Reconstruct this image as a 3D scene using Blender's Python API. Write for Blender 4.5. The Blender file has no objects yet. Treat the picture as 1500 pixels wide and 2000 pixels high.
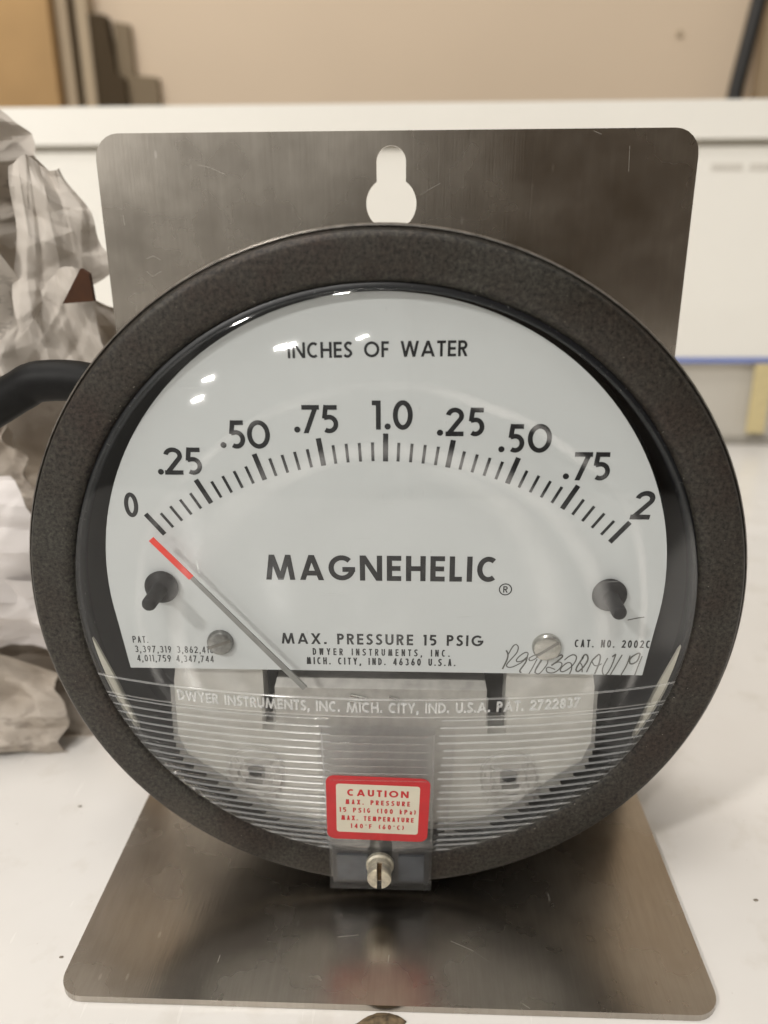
import bpy, math, random
import numpy as np
from mathutils import Vector, Matrix
from mathutils.geometry import tessellate_polygon
S = 0.001            # everything below is written in millimetres and built in metres
SC = bpy.context.scene
COL = SC.collection

# ------------------------------------------------------------------ camera
cd = bpy.data.cameras.new('camera')
cam = bpy.data.objects.new('camera', cd); COL.objects.link(cam)
cd.sensor_fit = 'VERTICAL'
cd.lens = 4.25
cd.sensor_height = 4.25 * 2000 / 1534.59
cd.sensor_width = cd.sensor_height * 0.75
cd.clip_start = 0.005; cd.clip_end = 20
_r = Vector((0.99927391, 0.03772503, -0.00533645))
_u = Vector((-0.00760023, 0.33461552, 0.94232409))
_f = Vector((-0.03733487, 0.94159932, -0.33465927))
m = Matrix.Identity(4)
for i in range(3):
    m[i][0], m[i][1], m[i][2] = _r[i], _u[i], -_f[i]
m.translation = Vector((5.1052, -118.9635, 58.9317)) * S
cam.matrix_world = m
cd.dof.use_dof = True
cd.dof.focus_distance = 0.134
cd.dof.aperture_fstop = 2.15
SC.camera = cam

# ------------------------------------------------------------------ world: plain dim room light
w = bpy.data.worlds.new('World'); SC.world = w; w.use_nodes = True
WB = w.node_tree.nodes['Background']
_n = w.node_tree.nodes; _l = w.node_tree.links
_tc = _n.new('ShaderNodeTexCoord'); _sp = _n.new('ShaderNodeSeparateXYZ'); _mr = _n.new('ShaderNodeMapRange'); _cr = _n.new('ShaderNodeValToRGB')
_l.new(_tc.outputs['Generated'], _sp.inputs[0]); _l.new(_sp.outputs['Z'], _mr.inputs['Value'])
_mr.inputs['From Min'].default_value = -1; _l.new(_mr.outputs[0], _cr.inputs['Fac'])
_e = _cr.color_ramp.elements                     # floor, walls, pale ceiling of the room
_e[0].position = 0.0; _e[0].color = (0.16, 0.14, 0.115, 1)
_e[1].position = 1.0; _e[1].color = (0.60, 0.58, 0.55, 1)
_k = _e.new(0.5); _k.color = (0.42, 0.395, 0.35, 1)
_l.new(_cr.outputs['Color'], WB.inputs[0]); WB.inputs[1].default_value = 0.75

# ------------------------------------------------------------------ lamps (ceiling bulbs of the room)
def lamp(name, direction, dist, size, power, color=(1, 0.88, 0.72)):
    ld = bpy.data.lights.new(name, 'AREA'); ld.shape = 'DISK'; ld.size = size
    ld.energy = power; ld.color = color
    o = bpy.data.objects.new(name, ld); COL.objects.link(o)
    d = Vector(direction).normalized()
    o.location = d * dist
    o.rotation_euler = d.to_track_quat('Z', 'Y').to_euler()
    return o
lamp('ceiling_lamp', (-0.85, -1.0, 1.0), 1.5, 0.10, 8.6, (1, 0.96, 0.91))
lamp('ceiling_lamp', (-0.25, -1.0, 1.05), 1.6, 0.08, 4, (1, 0.96, 0.91))
pn_ = lamp('ceiling_panel', (-0.12, -0.26, 1.0), 1.5, 0.42, 7.5, (1, 0.96, 0.91))
pn_.data.shape = 'SQUARE'
for d_, e_, sx_ in (((-.31, -.88, .35), 8, .24), ((-.53, -.82, .25), 5, .14), ((-.55, -.82, .18), 5, .14), ((-.085, -.92, .385), .8, .07), ((-.10, -.92, .375), .8, .07)):
    q_ = lamp('far_ceiling_lamp', d_, 4.0, sx_, e_, (1, 0.96, 0.91)); q_.data.shape = 'RECTANGLE'; q_.data.size_y = sx_ * .22 + .015
    q_.rotation_euler = (q_.rotation_euler.to_matrix() @ Matrix.Rotation(math.radians(14), 3, 'Z')).to_euler()
t_ = lamp('fluorescent_tube', (-0.9, 0.35, 1.7), 1.8, 0.9, 7, (1, 0.95, 0.88))
t_.data.shape = 'RECTANGLE'; t_.data.size_y = 0.07

SC.view_settings.view_transform = 'Standard'
SC.view_settings.look = 'None'
SC.view_settings.exposure = 0
SC.view_settings.gamma = 1
SC.render.engine = 'CYCLES'
SC.cycles.use_denoising = True
SC.cycles.max_bounces = 12
SC.cycles.transparent_max_bounces = 24
SC.cycles.transmission_bounces = 12
SC.cycles.sample_clamp_indirect = 10

# ------------------------------------------------------------------ materials
def mat(name):
    mt = bpy.data.materials.new(name); mt.use_nodes = True
    nt = mt.node_tree
    return mt, nt, nt.nodes, nt.links, nt.nodes['Principled BSDF']
def N(nodes, t, **kw):
    n = nodes.new(t)
    for k, v in kw.items():
        if k in n.inputs.keys(): n.inputs[k].default_value = v
        else: setattr(n, k, v)
    return n
def coord(nt, scale=(1, 1, 1)):
    tc = nt.nodes.new('ShaderNodeTexCoord'); mp = nt.nodes.new('ShaderNodeMapping')
    mp.inputs['Scale'].default_value = scale
    nt.links.new(tc.outputs['Object'], mp.inputs['Vector'])
    return mp.outputs['Vector']
def ramp(nt, fac, stops):
    r = nt.nodes.new('ShaderNodeValToRGB'); e = r.color_ramp.elements
    while len(e) < len(stops): e.new(0.5)
    for el, (p, c) in zip(e, stops):
        el.position = p; el.color = (*c, 1) if len(c) == 3 else c
    nt.links.new(fac, r.inputs['Fac']); return r.outputs['Color']
def noise(nt, vec, scale, detail=3, rough=0.5):
    n = nt.nodes.new('ShaderNodeTexNoise'); n.inputs['Scale'].default_value = scale
    n.inputs['Detail'].default_value = detail; n.inputs['Roughness'].default_value = rough
    nt.links.new(vec, n.inputs['Vector']); return n.outputs['Fac']
def bump(nt, bsdf, h, strength, dist):
    b = nt.nodes.new('ShaderNodeBump'); b.inputs['Strength'].default_value = strength
    b.inputs['Distance'].default_value = dist
    nt.links.new(h, b.inputs['Height']); nt.links.new(b.outputs['Normal'], bsdf.inputs['Normal'])
    return b
def simple(name, col, rough=0.5, metal=0.0, var=0.12, nscale=400, bstr=0.0, spec=0.5):
    mt, nt, nn, ll, b = mat(name)
    v = coord(nt); f = noise(nt, v, nscale, 4)
    lo = tuple(c * (1 - var) for c in col); hi = tuple(min(1, c * (1 + var)) for c in col)
    ll.new(ramp(nt, f, [(0.3, lo), (0.7, hi)]), b.inputs['Base Color'])
    b.inputs['Roughness'].default_value = rough; b.inputs['Metallic'].default_value = metal
    b.inputs['Specular IOR Level'].default_value = spec
    if bstr: bump(nt, b, f, bstr, 0.0002)
    return mt

# brushed stainless sheet: grain runs along z on the upright and along y on the foot
def steel_mat():
    mt, nt, nn, ll, b = mat('brushed_stainless')
    v1 = coord(nt, (2600, 55, 55)); g = noise(nt, v1, 1.0, 4, 0.65)
    v2 = coord(nt, (1, 1, 1)); big = noise(nt, v2, 38, 4, 0.6)
    v3 = coord(nt, (900, 160, 160)); mid = noise(nt, v3, 1.0, 3, 0.6)
    mx = N(nn, 'ShaderNodeMath', operation='ADD'); ll.new(g, mx.inputs[0]); ll.new(mid, mx.inputs[1])
    mx2 = N(nn, 'ShaderNodeMath', operation='MULTIPLY'); ll.new(mx.outputs[0], mx2.inputs[0]); mx2.inputs[1].default_value = 0.5
    c1 = ramp(nt, mx2.outputs[0], [(0.25, (0.41, 0.375, 0.33)), (0.78, (0.50, 0.465, 0.415))])
    c2 = ramp(nt, big, [(0.35, (0.80, 0.79, 0.78)), (0.7, (1.0, 1.0, 1.0))])
    # small scuffs and nicks
    vs = coord(nt, (160, 60, 60)); vo = nn.new('ShaderNodeTexVoronoi'); vo.inputs['Scale'].default_value = 1.3
    ll.new(vs, vo.inputs['Vector'])
    sc = ramp(nt, vo.outputs['Distance'], [(0.035, (1, 1, 1)), (0.07, (0, 0, 0))])
    mm = N(nn, 'ShaderNodeMix', data_type='RGBA', blend_type='MULTIPLY'); mm.inputs['Factor'].default_value = 1
    ll.new(c1, mm.inputs['A']); ll.new(c2, mm.inputs['B'])
    ms = N(nn, 'ShaderNodeMix', data_type='RGBA', blend_type='MIX')
    k = N(nn, 'ShaderNodeMath', operation='MULTIPLY'); ll.new(sc, k.inputs[0]); k.inputs[1].default_value = 0.35
    ll.new(k.outputs[0], ms.inputs['Factor']); ll.new(mm.outputs['Result'], ms.inputs['A']); ms.inputs['B'].default_value = (0.75, 0.72, 0.68, 1)
    ll.new(ms.outputs['Result'], b.inputs['Base Color'])
    b.inputs['Metallic'].default_value = 1.0
    rr = ramp(nt, big, [(0.3, (0.22,) * 3), (0.7, (0.33,) * 3)]); ll.new(rr, b.inputs['Roughness'])
    bump(nt, b, mx2.outputs[0], 0.35, 0.00006)
    return mt
STEEL = steel_mat()

def bezel_mat():
    mt, nt, nn, ll, b = mat('hammered_grey_enamel')
    v = coord(nt); f = noise(nt, v, 1500, 5, 0.75); f2 = noise(nt, v, 48, 6, 0.7)
    c1 = ramp(nt, f, [(0.36, (0.009, 0.0085, 0.008)), (0.66, (0.066, 0.061, 0.054))])
    c2 = ramp(nt, f2, [(0.36, (0.80, 0.62, 0.54)), (0.5, (0.9, 0.84, 0.76)), (0.64, (1.1, 1.12, 1.05))])
    mm = N(nn, 'ShaderNodeMix', data_type='RGBA', blend_type='MULTIPLY'); mm.inputs['Factor'].default_value = 1
    ll.new(c1, mm.inputs['A']); ll.new(c2, mm.inputs['B']); ll.new(mm.outputs['Result'], b.inputs['Base Color'])
    du = ramp(nt, noise(nt, v, 1900, 2), [(0.735, (0, 0, 0)), (0.77, (.7,) * 3)])
    md = N(nn, 'ShaderNodeMix', data_type='RGBA', blend_type='MIX'); ll.new(du, md.inputs['Factor']); ll.new(mm.outputs['Result'], md.inputs['A']); md.inputs['B'].default_value = (.34, .31, .26, 1)
    ll.new(md.outputs['Result'], b.inputs['Base Color'])
    ll.new(ramp(nt, noise(nt, v, 33, 4, .6), [(.35, (.34,) * 3), (.65, (.56,) * 3)]), b.inputs['Roughness']); b.inputs['Metallic'].default_value = 0.4
    bump(nt, b, f, 0.55, 0.00012)
    return mt
BEZEL = bezel_mat()

def clear_mat(name, tint=(0.97, 0.98, 0.98), rough=0.045, refr=0.0, ior=1.12, haze=0.0, f0=0.045, wear_and_arcs=0.0):
    mt = bpy.data.materials.new(name); mt.use_nodes = True; nt = mt.node_tree; nn = nt.nodes; ll = nt.links
    nn.remove(nn['Principled BSDF']); out = nn['Material Output']
    tr = N(nn, 'ShaderNodeBsdfTransparent'); tr.inputs[0].default_value = (*tint, 1)
    gl = N(nn, 'ShaderNodeBsdfGlossy'); gl.inputs['Roughness'].default_value = rough
    geo = nn.new('ShaderNodeNewGeometry'); dt = N(nn, 'ShaderNodeVectorMath', operation='DOT_PRODUCT')
    ll.new(geo.outputs['Incoming'], dt.inputs[0]); ll.new(geo.outputs['Normal'], dt.inputs[1])
    ab = N(nn, 'ShaderNodeMath', operation='ABSOLUTE'); ll.new(dt.outputs['Value'], ab.inputs[0])
    om = N(nn, 'ShaderNodeMath', operation='SUBTRACT'); om.inputs[0].default_value = 1; ll.new(ab.outputs[0], om.inputs[1])
    pw = N(nn, 'ShaderNodeMath', operation='POWER'); ll.new(om.outputs[0], pw.inputs[0]); pw.inputs[1].default_value = 5
    fr = N(nn, 'ShaderNodeMath', operation='MULTIPLY_ADD'); ll.new(pw.outputs[0], fr.inputs[0]); fr.inputs[1].default_value = 0.9; fr.inputs[2].default_value = f0
    body = tr.outputs[0]
    if refr:
        rf = N(nn, 'ShaderNodeBsdfRefraction'); rf.inputs['IOR'].default_value = ior; rf.inputs['Roughness'].default_value = 0.0
        rf.inputs['Color'].default_value = (*tint, 1)
        mx = nn.new('ShaderNodeMixShader'); mx.inputs[0].default_value = refr
        ll.new(tr.outputs[0], mx.inputs[1]); ll.new(rf.outputs[0], mx.inputs[2]); body = mx.outputs[0]
    if haze:
        df = N(nn, 'ShaderNodeBsdfDiffuse'); df.inputs[0].default_value = (0.93, 0.93, 0.92, 1)
        mh = nn.new('ShaderNodeMixShader'); mh.inputs[0].default_value = haze
        if wear_and_arcs:                                  # fine scratches and dust, plus painted arcs of light
            tot = None
            for sc_, th in (((60, 60, 2600), .745), ((1500, 60, 260), .76), ((1700, 1700, 1700), .80), ((30, 30, 30), .60)):
                f_ = ramp(nt, noise(nt, coord(nt, sc_), 1.0, 2), [(th, (0, 0, 0)), (min(.99, th + .08), (1, 1, 1))])
                if sc_[0] == 30: f_2 = N(nn, 'ShaderNodeMath', operation='MULTIPLY'); ll.new(f_, f_2.inputs[0]); f_2.inputs[1].default_value = .12; f_ = f_2.outputs[0]
                if tot is None: tot = f_
                else: ad = N(nn, 'ShaderNodeMath', operation='MAXIMUM'); ll.new(tot, ad.inputs[0]); ll.new(f_, ad.inputs[1]); tot = ad.outputs[0]
            # bright curves of light focused by the cover, painted as hazy arcs
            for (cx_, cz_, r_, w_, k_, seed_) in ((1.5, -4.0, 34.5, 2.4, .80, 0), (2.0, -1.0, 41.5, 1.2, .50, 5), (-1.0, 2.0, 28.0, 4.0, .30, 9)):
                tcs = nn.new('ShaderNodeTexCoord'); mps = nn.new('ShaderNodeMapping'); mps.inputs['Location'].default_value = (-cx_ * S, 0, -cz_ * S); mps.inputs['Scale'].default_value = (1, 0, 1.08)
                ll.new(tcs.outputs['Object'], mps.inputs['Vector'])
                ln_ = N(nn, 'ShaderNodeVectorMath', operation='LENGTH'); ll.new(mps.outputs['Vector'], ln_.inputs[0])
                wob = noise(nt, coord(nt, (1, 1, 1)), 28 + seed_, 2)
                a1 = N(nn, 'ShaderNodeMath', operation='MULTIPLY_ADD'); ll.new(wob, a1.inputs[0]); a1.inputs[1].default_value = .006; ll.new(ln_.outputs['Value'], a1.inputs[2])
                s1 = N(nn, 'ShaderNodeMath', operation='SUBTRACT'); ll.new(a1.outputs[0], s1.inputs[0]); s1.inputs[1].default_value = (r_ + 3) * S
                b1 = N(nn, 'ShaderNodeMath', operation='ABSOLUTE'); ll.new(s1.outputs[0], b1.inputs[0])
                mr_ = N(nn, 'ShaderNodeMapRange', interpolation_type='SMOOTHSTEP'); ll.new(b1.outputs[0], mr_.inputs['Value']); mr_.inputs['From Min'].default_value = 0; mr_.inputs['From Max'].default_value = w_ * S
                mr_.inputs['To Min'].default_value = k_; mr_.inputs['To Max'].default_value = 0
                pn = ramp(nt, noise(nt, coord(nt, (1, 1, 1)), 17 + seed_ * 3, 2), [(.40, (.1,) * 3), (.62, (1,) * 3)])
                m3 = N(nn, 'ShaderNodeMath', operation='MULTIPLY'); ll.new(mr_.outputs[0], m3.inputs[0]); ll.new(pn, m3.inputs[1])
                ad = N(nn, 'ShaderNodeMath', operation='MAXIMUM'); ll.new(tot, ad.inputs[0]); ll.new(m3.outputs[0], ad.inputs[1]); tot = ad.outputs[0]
            ma = N(nn, 'ShaderNodeMath', operation='MULTIPLY_ADD'); ll.new(tot, ma.inputs[0]); ma.inputs[1].default_value = wear_and_arcs; ma.inputs[2].default_value = haze
            ll.new(ma.outputs[0], mh.inputs[0])
        ll.new(body, mh.inputs[1]); ll.new(df.outputs[0], mh.inputs[2]); body = mh.outputs[0]
    m2 = nn.new('ShaderNodeMixShader')
    ll.new(fr.outputs[0], m2.inputs[0]); ll.new(body, m2.inputs[1]); ll.new(gl.outputs[0], m2.inputs[2])
    ll.new(m2.outputs[0], out.inputs[0])
    return mt
CLEAR = clear_mat('clear_acrylic', haze=0.002, wear_and_arcs=.46, f0=.055)
RIBBED = clear_mat('ribbed_acrylic', refr=0.55, ior=1.12, haze=0.005, wear_and_arcs=.12)
EMBOSS = clear_mat('embossed_acrylic', refr=0.35, ior=1.3, haze=0.26, rough=0.12)
TABM = clear_mat('tab_acrylic', tint=(0.95, 0.96, 0.97), refr=0.3, ior=1.12, haze=0.012, wear_and_arcs=.12)
LEDGE = clear_mat('rib_glint_edge', refr=0.4, ior=1.2, haze=0.22, rough=0.10)  # pale haze paints the bright refracted lines along the edges

DIAL = simple('white_dial_paint', (0.54, 0.56, 0.56), 0.6, var=0.015, nscale=60)
INK = simple('black_print', (0.012, 0.013, 0.015), 0.5, var=0.4, nscale=900, spec=.25)
PENCIL = simple('pencil_grey', (0.09, 0.088, 0.08), 0.6, var=0.35, nscale=2500)
BLACK = simple('black_plastic', (0.013, 0.014, 0.016), 0.28, var=0.2)
BLACKM = simple('black_rubber_peg', (0.009, 0.009, 0.010), 0.55, var=0.3, bstr=0.3, spec=.25)
HOUSING = simple('housing_black', (0.03, 0.03, 0.03), 0.5, var=0.3)
GASKET = simple('gasket_black', (0.006, 0.007, 0.009), 0.35, var=0.4, nscale=700)
_nt = GASKET.node_tree; _b = _nt.nodes['Principled BSDF']
_c = ramp(_nt, noise(_nt, coord(_nt), 2300, 2), [(0.70, (0.007, 0.008, 0.010)), (0.76, (0.30, 0.30, 0.29))]); _nt.links.new(_c, _b.inputs['Base Color'])
ZINC = simple('zinc_casting', (0.47, 0.455, 0.42), 0.45, metal=0.1, var=0.12, nscale=260, bstr=0.3)
ALU = simple('milled_aluminium', (0.38, 0.365, 0.34), 0.42, metal=0.25, var=0.15, nscale=500, bstr=0.25)
SCREWD = simple('shaded_screw', (0.20, 0.20, 0.19), 0.3, metal=1.0, var=0.3, nscale=900)  # darker copy of the nickel, shade painted into the left screw
SCREW = simple('nickel_screw', (0.42, 0.41, 0.37), 0.24, metal=1.0, var=0.15, nscale=900)
SCREWB = simple('weathered_nickel', (0.60, 0.56, 0.46), 0.42, metal=0.75, var=0.25, nscale=1100)
BRASS = simple('tarnished_brass', (0.30, 0.22, 0.10), 0.34, metal=0.85, var=0.35, nscale=1400)
RED = simple('pointer_red', (0.75, 0.035, 0.016), 0.5, var=0.05)
POINTER = simple('pointer_grey', (0.22, 0.22, 0.21), 0.38, metal=0.3, var=0.1)
STRED = simple('sticker_red', (0.50, 0.014, 0.020), 0.38, var=0.08, nscale=300)
STWHITE = simple('sticker_cream', (0.66, 0.62, 0.50), 0.45, var=0.04, nscale=300)
RUBBER = simple('black_hose_rubber', (0.005, 0.005, 0.005), 0.5, var=0.3, nscale=500, spec=.18)
CARD = simple('cardboard', (0.46, 0.29, 0.13), 0.85, var=0.12, nscale=12)
CARDDARK = simple('shaded_cardboard', (0.055, 0.018, 0.004), 0.85, var=0.15)
BEIGE = simple('beige_wall_paint', (0.64, 0.52, 0.39), 0.75, var=0.05, nscale=3)
BEIGE2 = simple('beige_trim', (0.36, 0.27, 0.17), 0.75, var=0.08, nscale=6)
TRIML = simple('light_trim', (0.44, 0.35, 0.24), 0.75, var=0.05, nscale=6)
DKBROWN = simple('dark_brown_board', (0.055, 0.033, 0.010), 0.8, var=0.25, nscale=9)
OLIVE = simple('olive_brown_board', (0.21, 0.16, 0.10), 0.8, var=0.12, nscale=9)
CORD = simple('black_cord', (0.012, 0.011, 0.010), 0.5, var=0.2)
BLUE = simple('blue_stripe', (0.16, 0.22, 0.52), 0.5, var=0.05)
TAPE = simple('tan_tape', (0.62, 0.52, 0.28), 0.5, var=0.08)
PANELW = simple('white_enamel_panel', (0.84, 0.82, 0.76), 0.30, var=0.02, nscale=8)
PANELG = simple('grey_white_splash', (0.56, 0.53, 0.47), 0.4, var=0.05, nscale=14)
RIM = simple('worn_rim_metal', (0.22, 0.205, 0.185), 0.34, metal=0.85, var=0.35, nscale=600, bstr=.3)
PRINTG = simple('faded_grey_print', (0.64, 0.61, 0.55), 0.5, var=0.1)
BARK = simple('brown_crumb', (0.14, 0.10, 0.055), 0.8, var=0.6, nscale=900, bstr=0.8)
GRIT = simple('grit_brown', (0.22, 0.19, 0.15), 0.8, var=0.4)

def enamel_mat():
    mt, nt, nn, ll, b = mat('white_appliance_enamel')
    v = coord(nt); f = noise(nt, v, 14, 5, 0.6); f2 = noise(nt, v, 90, 4, 0.6)
    c = ramp(nt, f, [(0.3, (0.70, 0.675, 0.64)), (0.7, (0.76, 0.74, 0.71))])
    c2 = ramp(nt, f2, [(0.30, (0.93, 0.92, 0.90)), (0.45, (1, 1, 1))])
    mm = N(nn, 'ShaderNodeMix', data_type='RGBA', blend_type='MULTIPLY'); mm.inputs['Factor'].default_value = 1
    ll.new(c, mm.inputs['A']); ll.new(c2, mm.inputs['B']); ll.new(mm.outputs['Result'], b.inputs['Base Color'])
    sf = ramp(nt, noise(nt, coord(nt, (700, 55, 55)), 1.0, 3), [(.70, (.20,) * 3), (.78, (.42,) * 3)]); ll.new(sf, b.inputs['Roughness'])
    sd = ramp(nt, noise(nt, v, 520, 3), [(.72, (0, 0, 0)), (.76, (.55,) * 3)])
    mq = N(nn, 'ShaderNodeMix', data_type='RGBA', blend_type='MIX'); ll.new(sd, mq.inputs['Factor']); ll.new(mm.outputs['Result'], mq.inputs['A']); mq.inputs['B'].default_value = (.42, .38, .32, 1)
    ll.new(mq.outputs['Result'], b.inputs['Base Color'])
    fo = noise(nt, v, 120, 2); bump(nt, b, fo, 0.04, 0.0004)
    return mt
ENAMEL = enamel_mat()

def paper_mat(name, base, dark, lines=True):
    mt, nt, nn, ll, b = mat(name)
    v = coord(nt); f = noise(nt, v, 30, 5, 0.6)
    c = ramp(nt, f, [(0.3, dark), (0.62, base)])
    if lines:
        v2 = coord(nt, (260, 260, 700)); ln = ramp(nt, noise(nt, v2, 1.0, 2), [(0.52, (0, 0, 0)), (0.58, (1, 1, 1))])
        reg = ramp(nt, noise(nt, v, 22, 2), [(0.52, (0, 0, 0)), (0.60, (0.4,) * 3)])
        k = N(nn, 'ShaderNodeMath', operation='MULTIPLY'); ll.new(ln, k.inputs[0]); ll.new(reg, k.inputs[1])
        mx = N(nn, 'ShaderNodeMix', data_type='RGBA', blend_type='MIX')
        ll.new(k.outputs[0], mx.inputs['Factor']); ll.new(c, mx.inputs['A']); mx.inputs['B'].default_value = (0.12, 0.10, 0.085, 1)
        c = mx.outputs['Result']
    ll.new(c, b.inputs['Base Color']); b.inputs['Roughness'].default_value = 0.85
    b.inputs['Specular IOR Level'].default_value = 0.2
    bump(nt, b, noise(nt, v, 160, 4, .6), 0.25, 0.0006)
    return mt
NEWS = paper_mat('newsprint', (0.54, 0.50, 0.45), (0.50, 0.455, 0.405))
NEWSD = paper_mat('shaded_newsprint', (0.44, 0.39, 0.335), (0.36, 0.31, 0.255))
WHITEP = paper_mat('white_packing_paper', (0.74, 0.70, 0.68), (0.68, 0.64, 0.62), lines=False)

# ------------------------------------------------------------------ mesh builder (millimetres in)
class MB:
    def __init__(s): s.v = []; s.f = []
    def add(s, vs, fs):
        n = len(s.v); s.v += [tuple(p) for p in vs]; s.f += [tuple(i + n for i in f) for f in fs]
    def quad(s, a, b, c, d): s.add([a, b, c, d], [(0, 1, 2, 3)])
    def box(s, x0, x1, y0, y1, z0, z1):
        s.add([(x, y, z) for x in (x0, x1) for y in (y0, y1) for z in (z0, z1)],
              [(0, 1, 3, 2), (4, 6, 7, 5), (0, 4, 5, 1), (2, 3, 7, 6), (0, 2, 6, 4), (1, 5, 7, 3)])
    def prism(s, loops, y0, y1, T=None):
        """flat outline(s) in x,z (first the outer, then holes) given thickness from y0 (front) to y1"""
        T = T or (lambda x, y, z: (x, y, z))
        flat = [p for L in loops for p in L]
        tris = tessellate_polygon([[Vector((p[0], p[1], 0)) for p in L] for L in loops])
        n = len(flat)
        vs = [T(p[0], y0, p[1]) for p in flat] + [T(p[0], y1, p[1]) for p in flat]
        fs = [tuple(t) for t in tris] + [tuple(i + n for i in reversed(t)) for t in tris]
        k = 0
        for L in loops:
            for i in range(len(L)):
                a, b = k + i, k + (i + 1) % len(L); fs.append((a, b, b + n, a + n))
            k += len(L)
        s.add(vs, fs)
    def lathe(s, prof, c=(0, 0, 0), axis=(0, 1, 0), seg=96, close=False):
        """profile of (radius, height along axis)"""
        ax = Vector(axis).normalized(); t = Vector((0, 0, 1)) if abs(ax.z) < 0.9 else Vector((1, 0, 0))
        e1 = ax.cross(t).normalized(); e2 = ax.cross(e1)
        vs = []; fs = []
        for r, h in prof:
            for k in range(seg):
                a = 2 * math.pi * k / seg
                vs.append(tuple(Vector(c) + ax * h + (e1 * math.cos(a) + e2 * math.sin(a)) * r))
        m = len(prof)
        for i in range(m - 1 if not close else m):
            j = (i + 1) % m
            for k in range(seg):
                k2 = (k + 1) % seg
                fs.append((i * seg + k, i * seg + k2, j * seg + k2, j * seg + k))
        s.add(vs, fs)
    def tube(s, pts, r, seg=14):
        P = [Vector(p) for p in pts]; vs = []; fs = []; up = Vector((0.1, 1, 0.2)).normalized()
        rr = r if isinstance(r, (list, tuple)) else [r] * len(P)
        for i, p in enumerate(P):
            d = (P[min(i + 1, len(P) - 1)] - P[max(i - 1, 0)]).normalized()
            e1 = d.cross(up).normalized(); e2 = d.cross(e1)
            for k in range(seg):
                a = 2 * math.pi * k / seg; vs.append(tuple(p + (e1 * math.cos(a) + e2 * math.sin(a)) * rr[i]))
        for i in range(len(P) - 1):
            for k in range(seg):
                k2 = (k + 1) % seg; fs.append((i * seg + k, i * seg + k2, (i + 1) * seg + k2, (i + 1) * seg + k))
        fs.append(tuple(range(seg))); fs.append(tuple((len(P) - 1) * seg + k for k in range(seg)))
        s.add(vs, fs)
    def build(s, name, mt, parent=None, smooth=None, origin=(0, 0, 0)):
        me = bpy.data.meshes.new(name)
        o3 = Vector(origin)
        me.from_pydata([((x - o3.x) * S, (y - o3.y) * S, (z - o3.z) * S) for x, y, z in s.v], [], s.f)
        me.validate(); me.update()
        if smooth is not None:
            me.polygons.foreach_set('use_smooth', [True] * len(me.polygons))
            me.set_sharp_from_angle(angle=math.radians(smooth))
        me.materials.append(mt)
        o = bpy.data.objects.new(name, me); COL.objects.link(o)
        if parent: o.parent = parent
        o.location = o3 * S
        return o
def fixn(o):
    import bmesh
    bm = bmesh.new(); bm.from_mesh(o.data); bmesh.ops.recalc_face_normals(bm, faces=bm.faces); bm.to_mesh(o.data); bm.free(); return o
def tag(o, label, cat, group=None, kind=None):
    if label: o['label'] = label
    if cat: o['category'] = cat
    if group: o['group'] = group
    if kind: o['kind'] = kind
    return o
def struct(o): o['kind'] = 'structure'; return o
def arc(cx, cz, r, a0, a1, n=10):
    return [(cx + r * math.cos(math.radians(a0 + (a1 - a0) * i / n)), cz + r * math.sin(math.radians(a0 + (a1 - a0) * i / n))) for i in range(n + 1)]
def rrect(x0, x1, z0, z1, r, n=6):
    return arc(x1 - r, z1 - r, r, 0, 90, n) + arc(x0 + r, z1 - r, r, 90, 180, n) + arc(x0 + r, z0 + r, r, 180, 270, n) + arc(x1 - r, z0 + r, r, 270, 360, n)
def spline(P, n=6, closed=False):
    P = [np.array(p, float) for p in P]; out = []; L = len(P)
    rng = range(L) if closed else range(L - 1)
    for i in rng:
        p0 = P[(i - 1) % L] if closed or i > 0 else 2 * P[0] - P[1]
        p1 = P[i]; p2 = P[(i + 1) % L]
        p3 = P[(i + 2) % L] if closed or i + 2 < L else 2 * P[-1] - P[-2]
        for k in range(n):
            t = k / n
            out.append(tuple(0.5 * ((2 * p1) + (-p0 + p2) * t + (2 * p0 - 5 * p1 + 4 * p2 - p3) * t * t + (-p0 + 3 * p1 - 3 * p2 + p3) * t ** 3)))
    if not closed: out.append(tuple(P[-1]))
    return out

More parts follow.
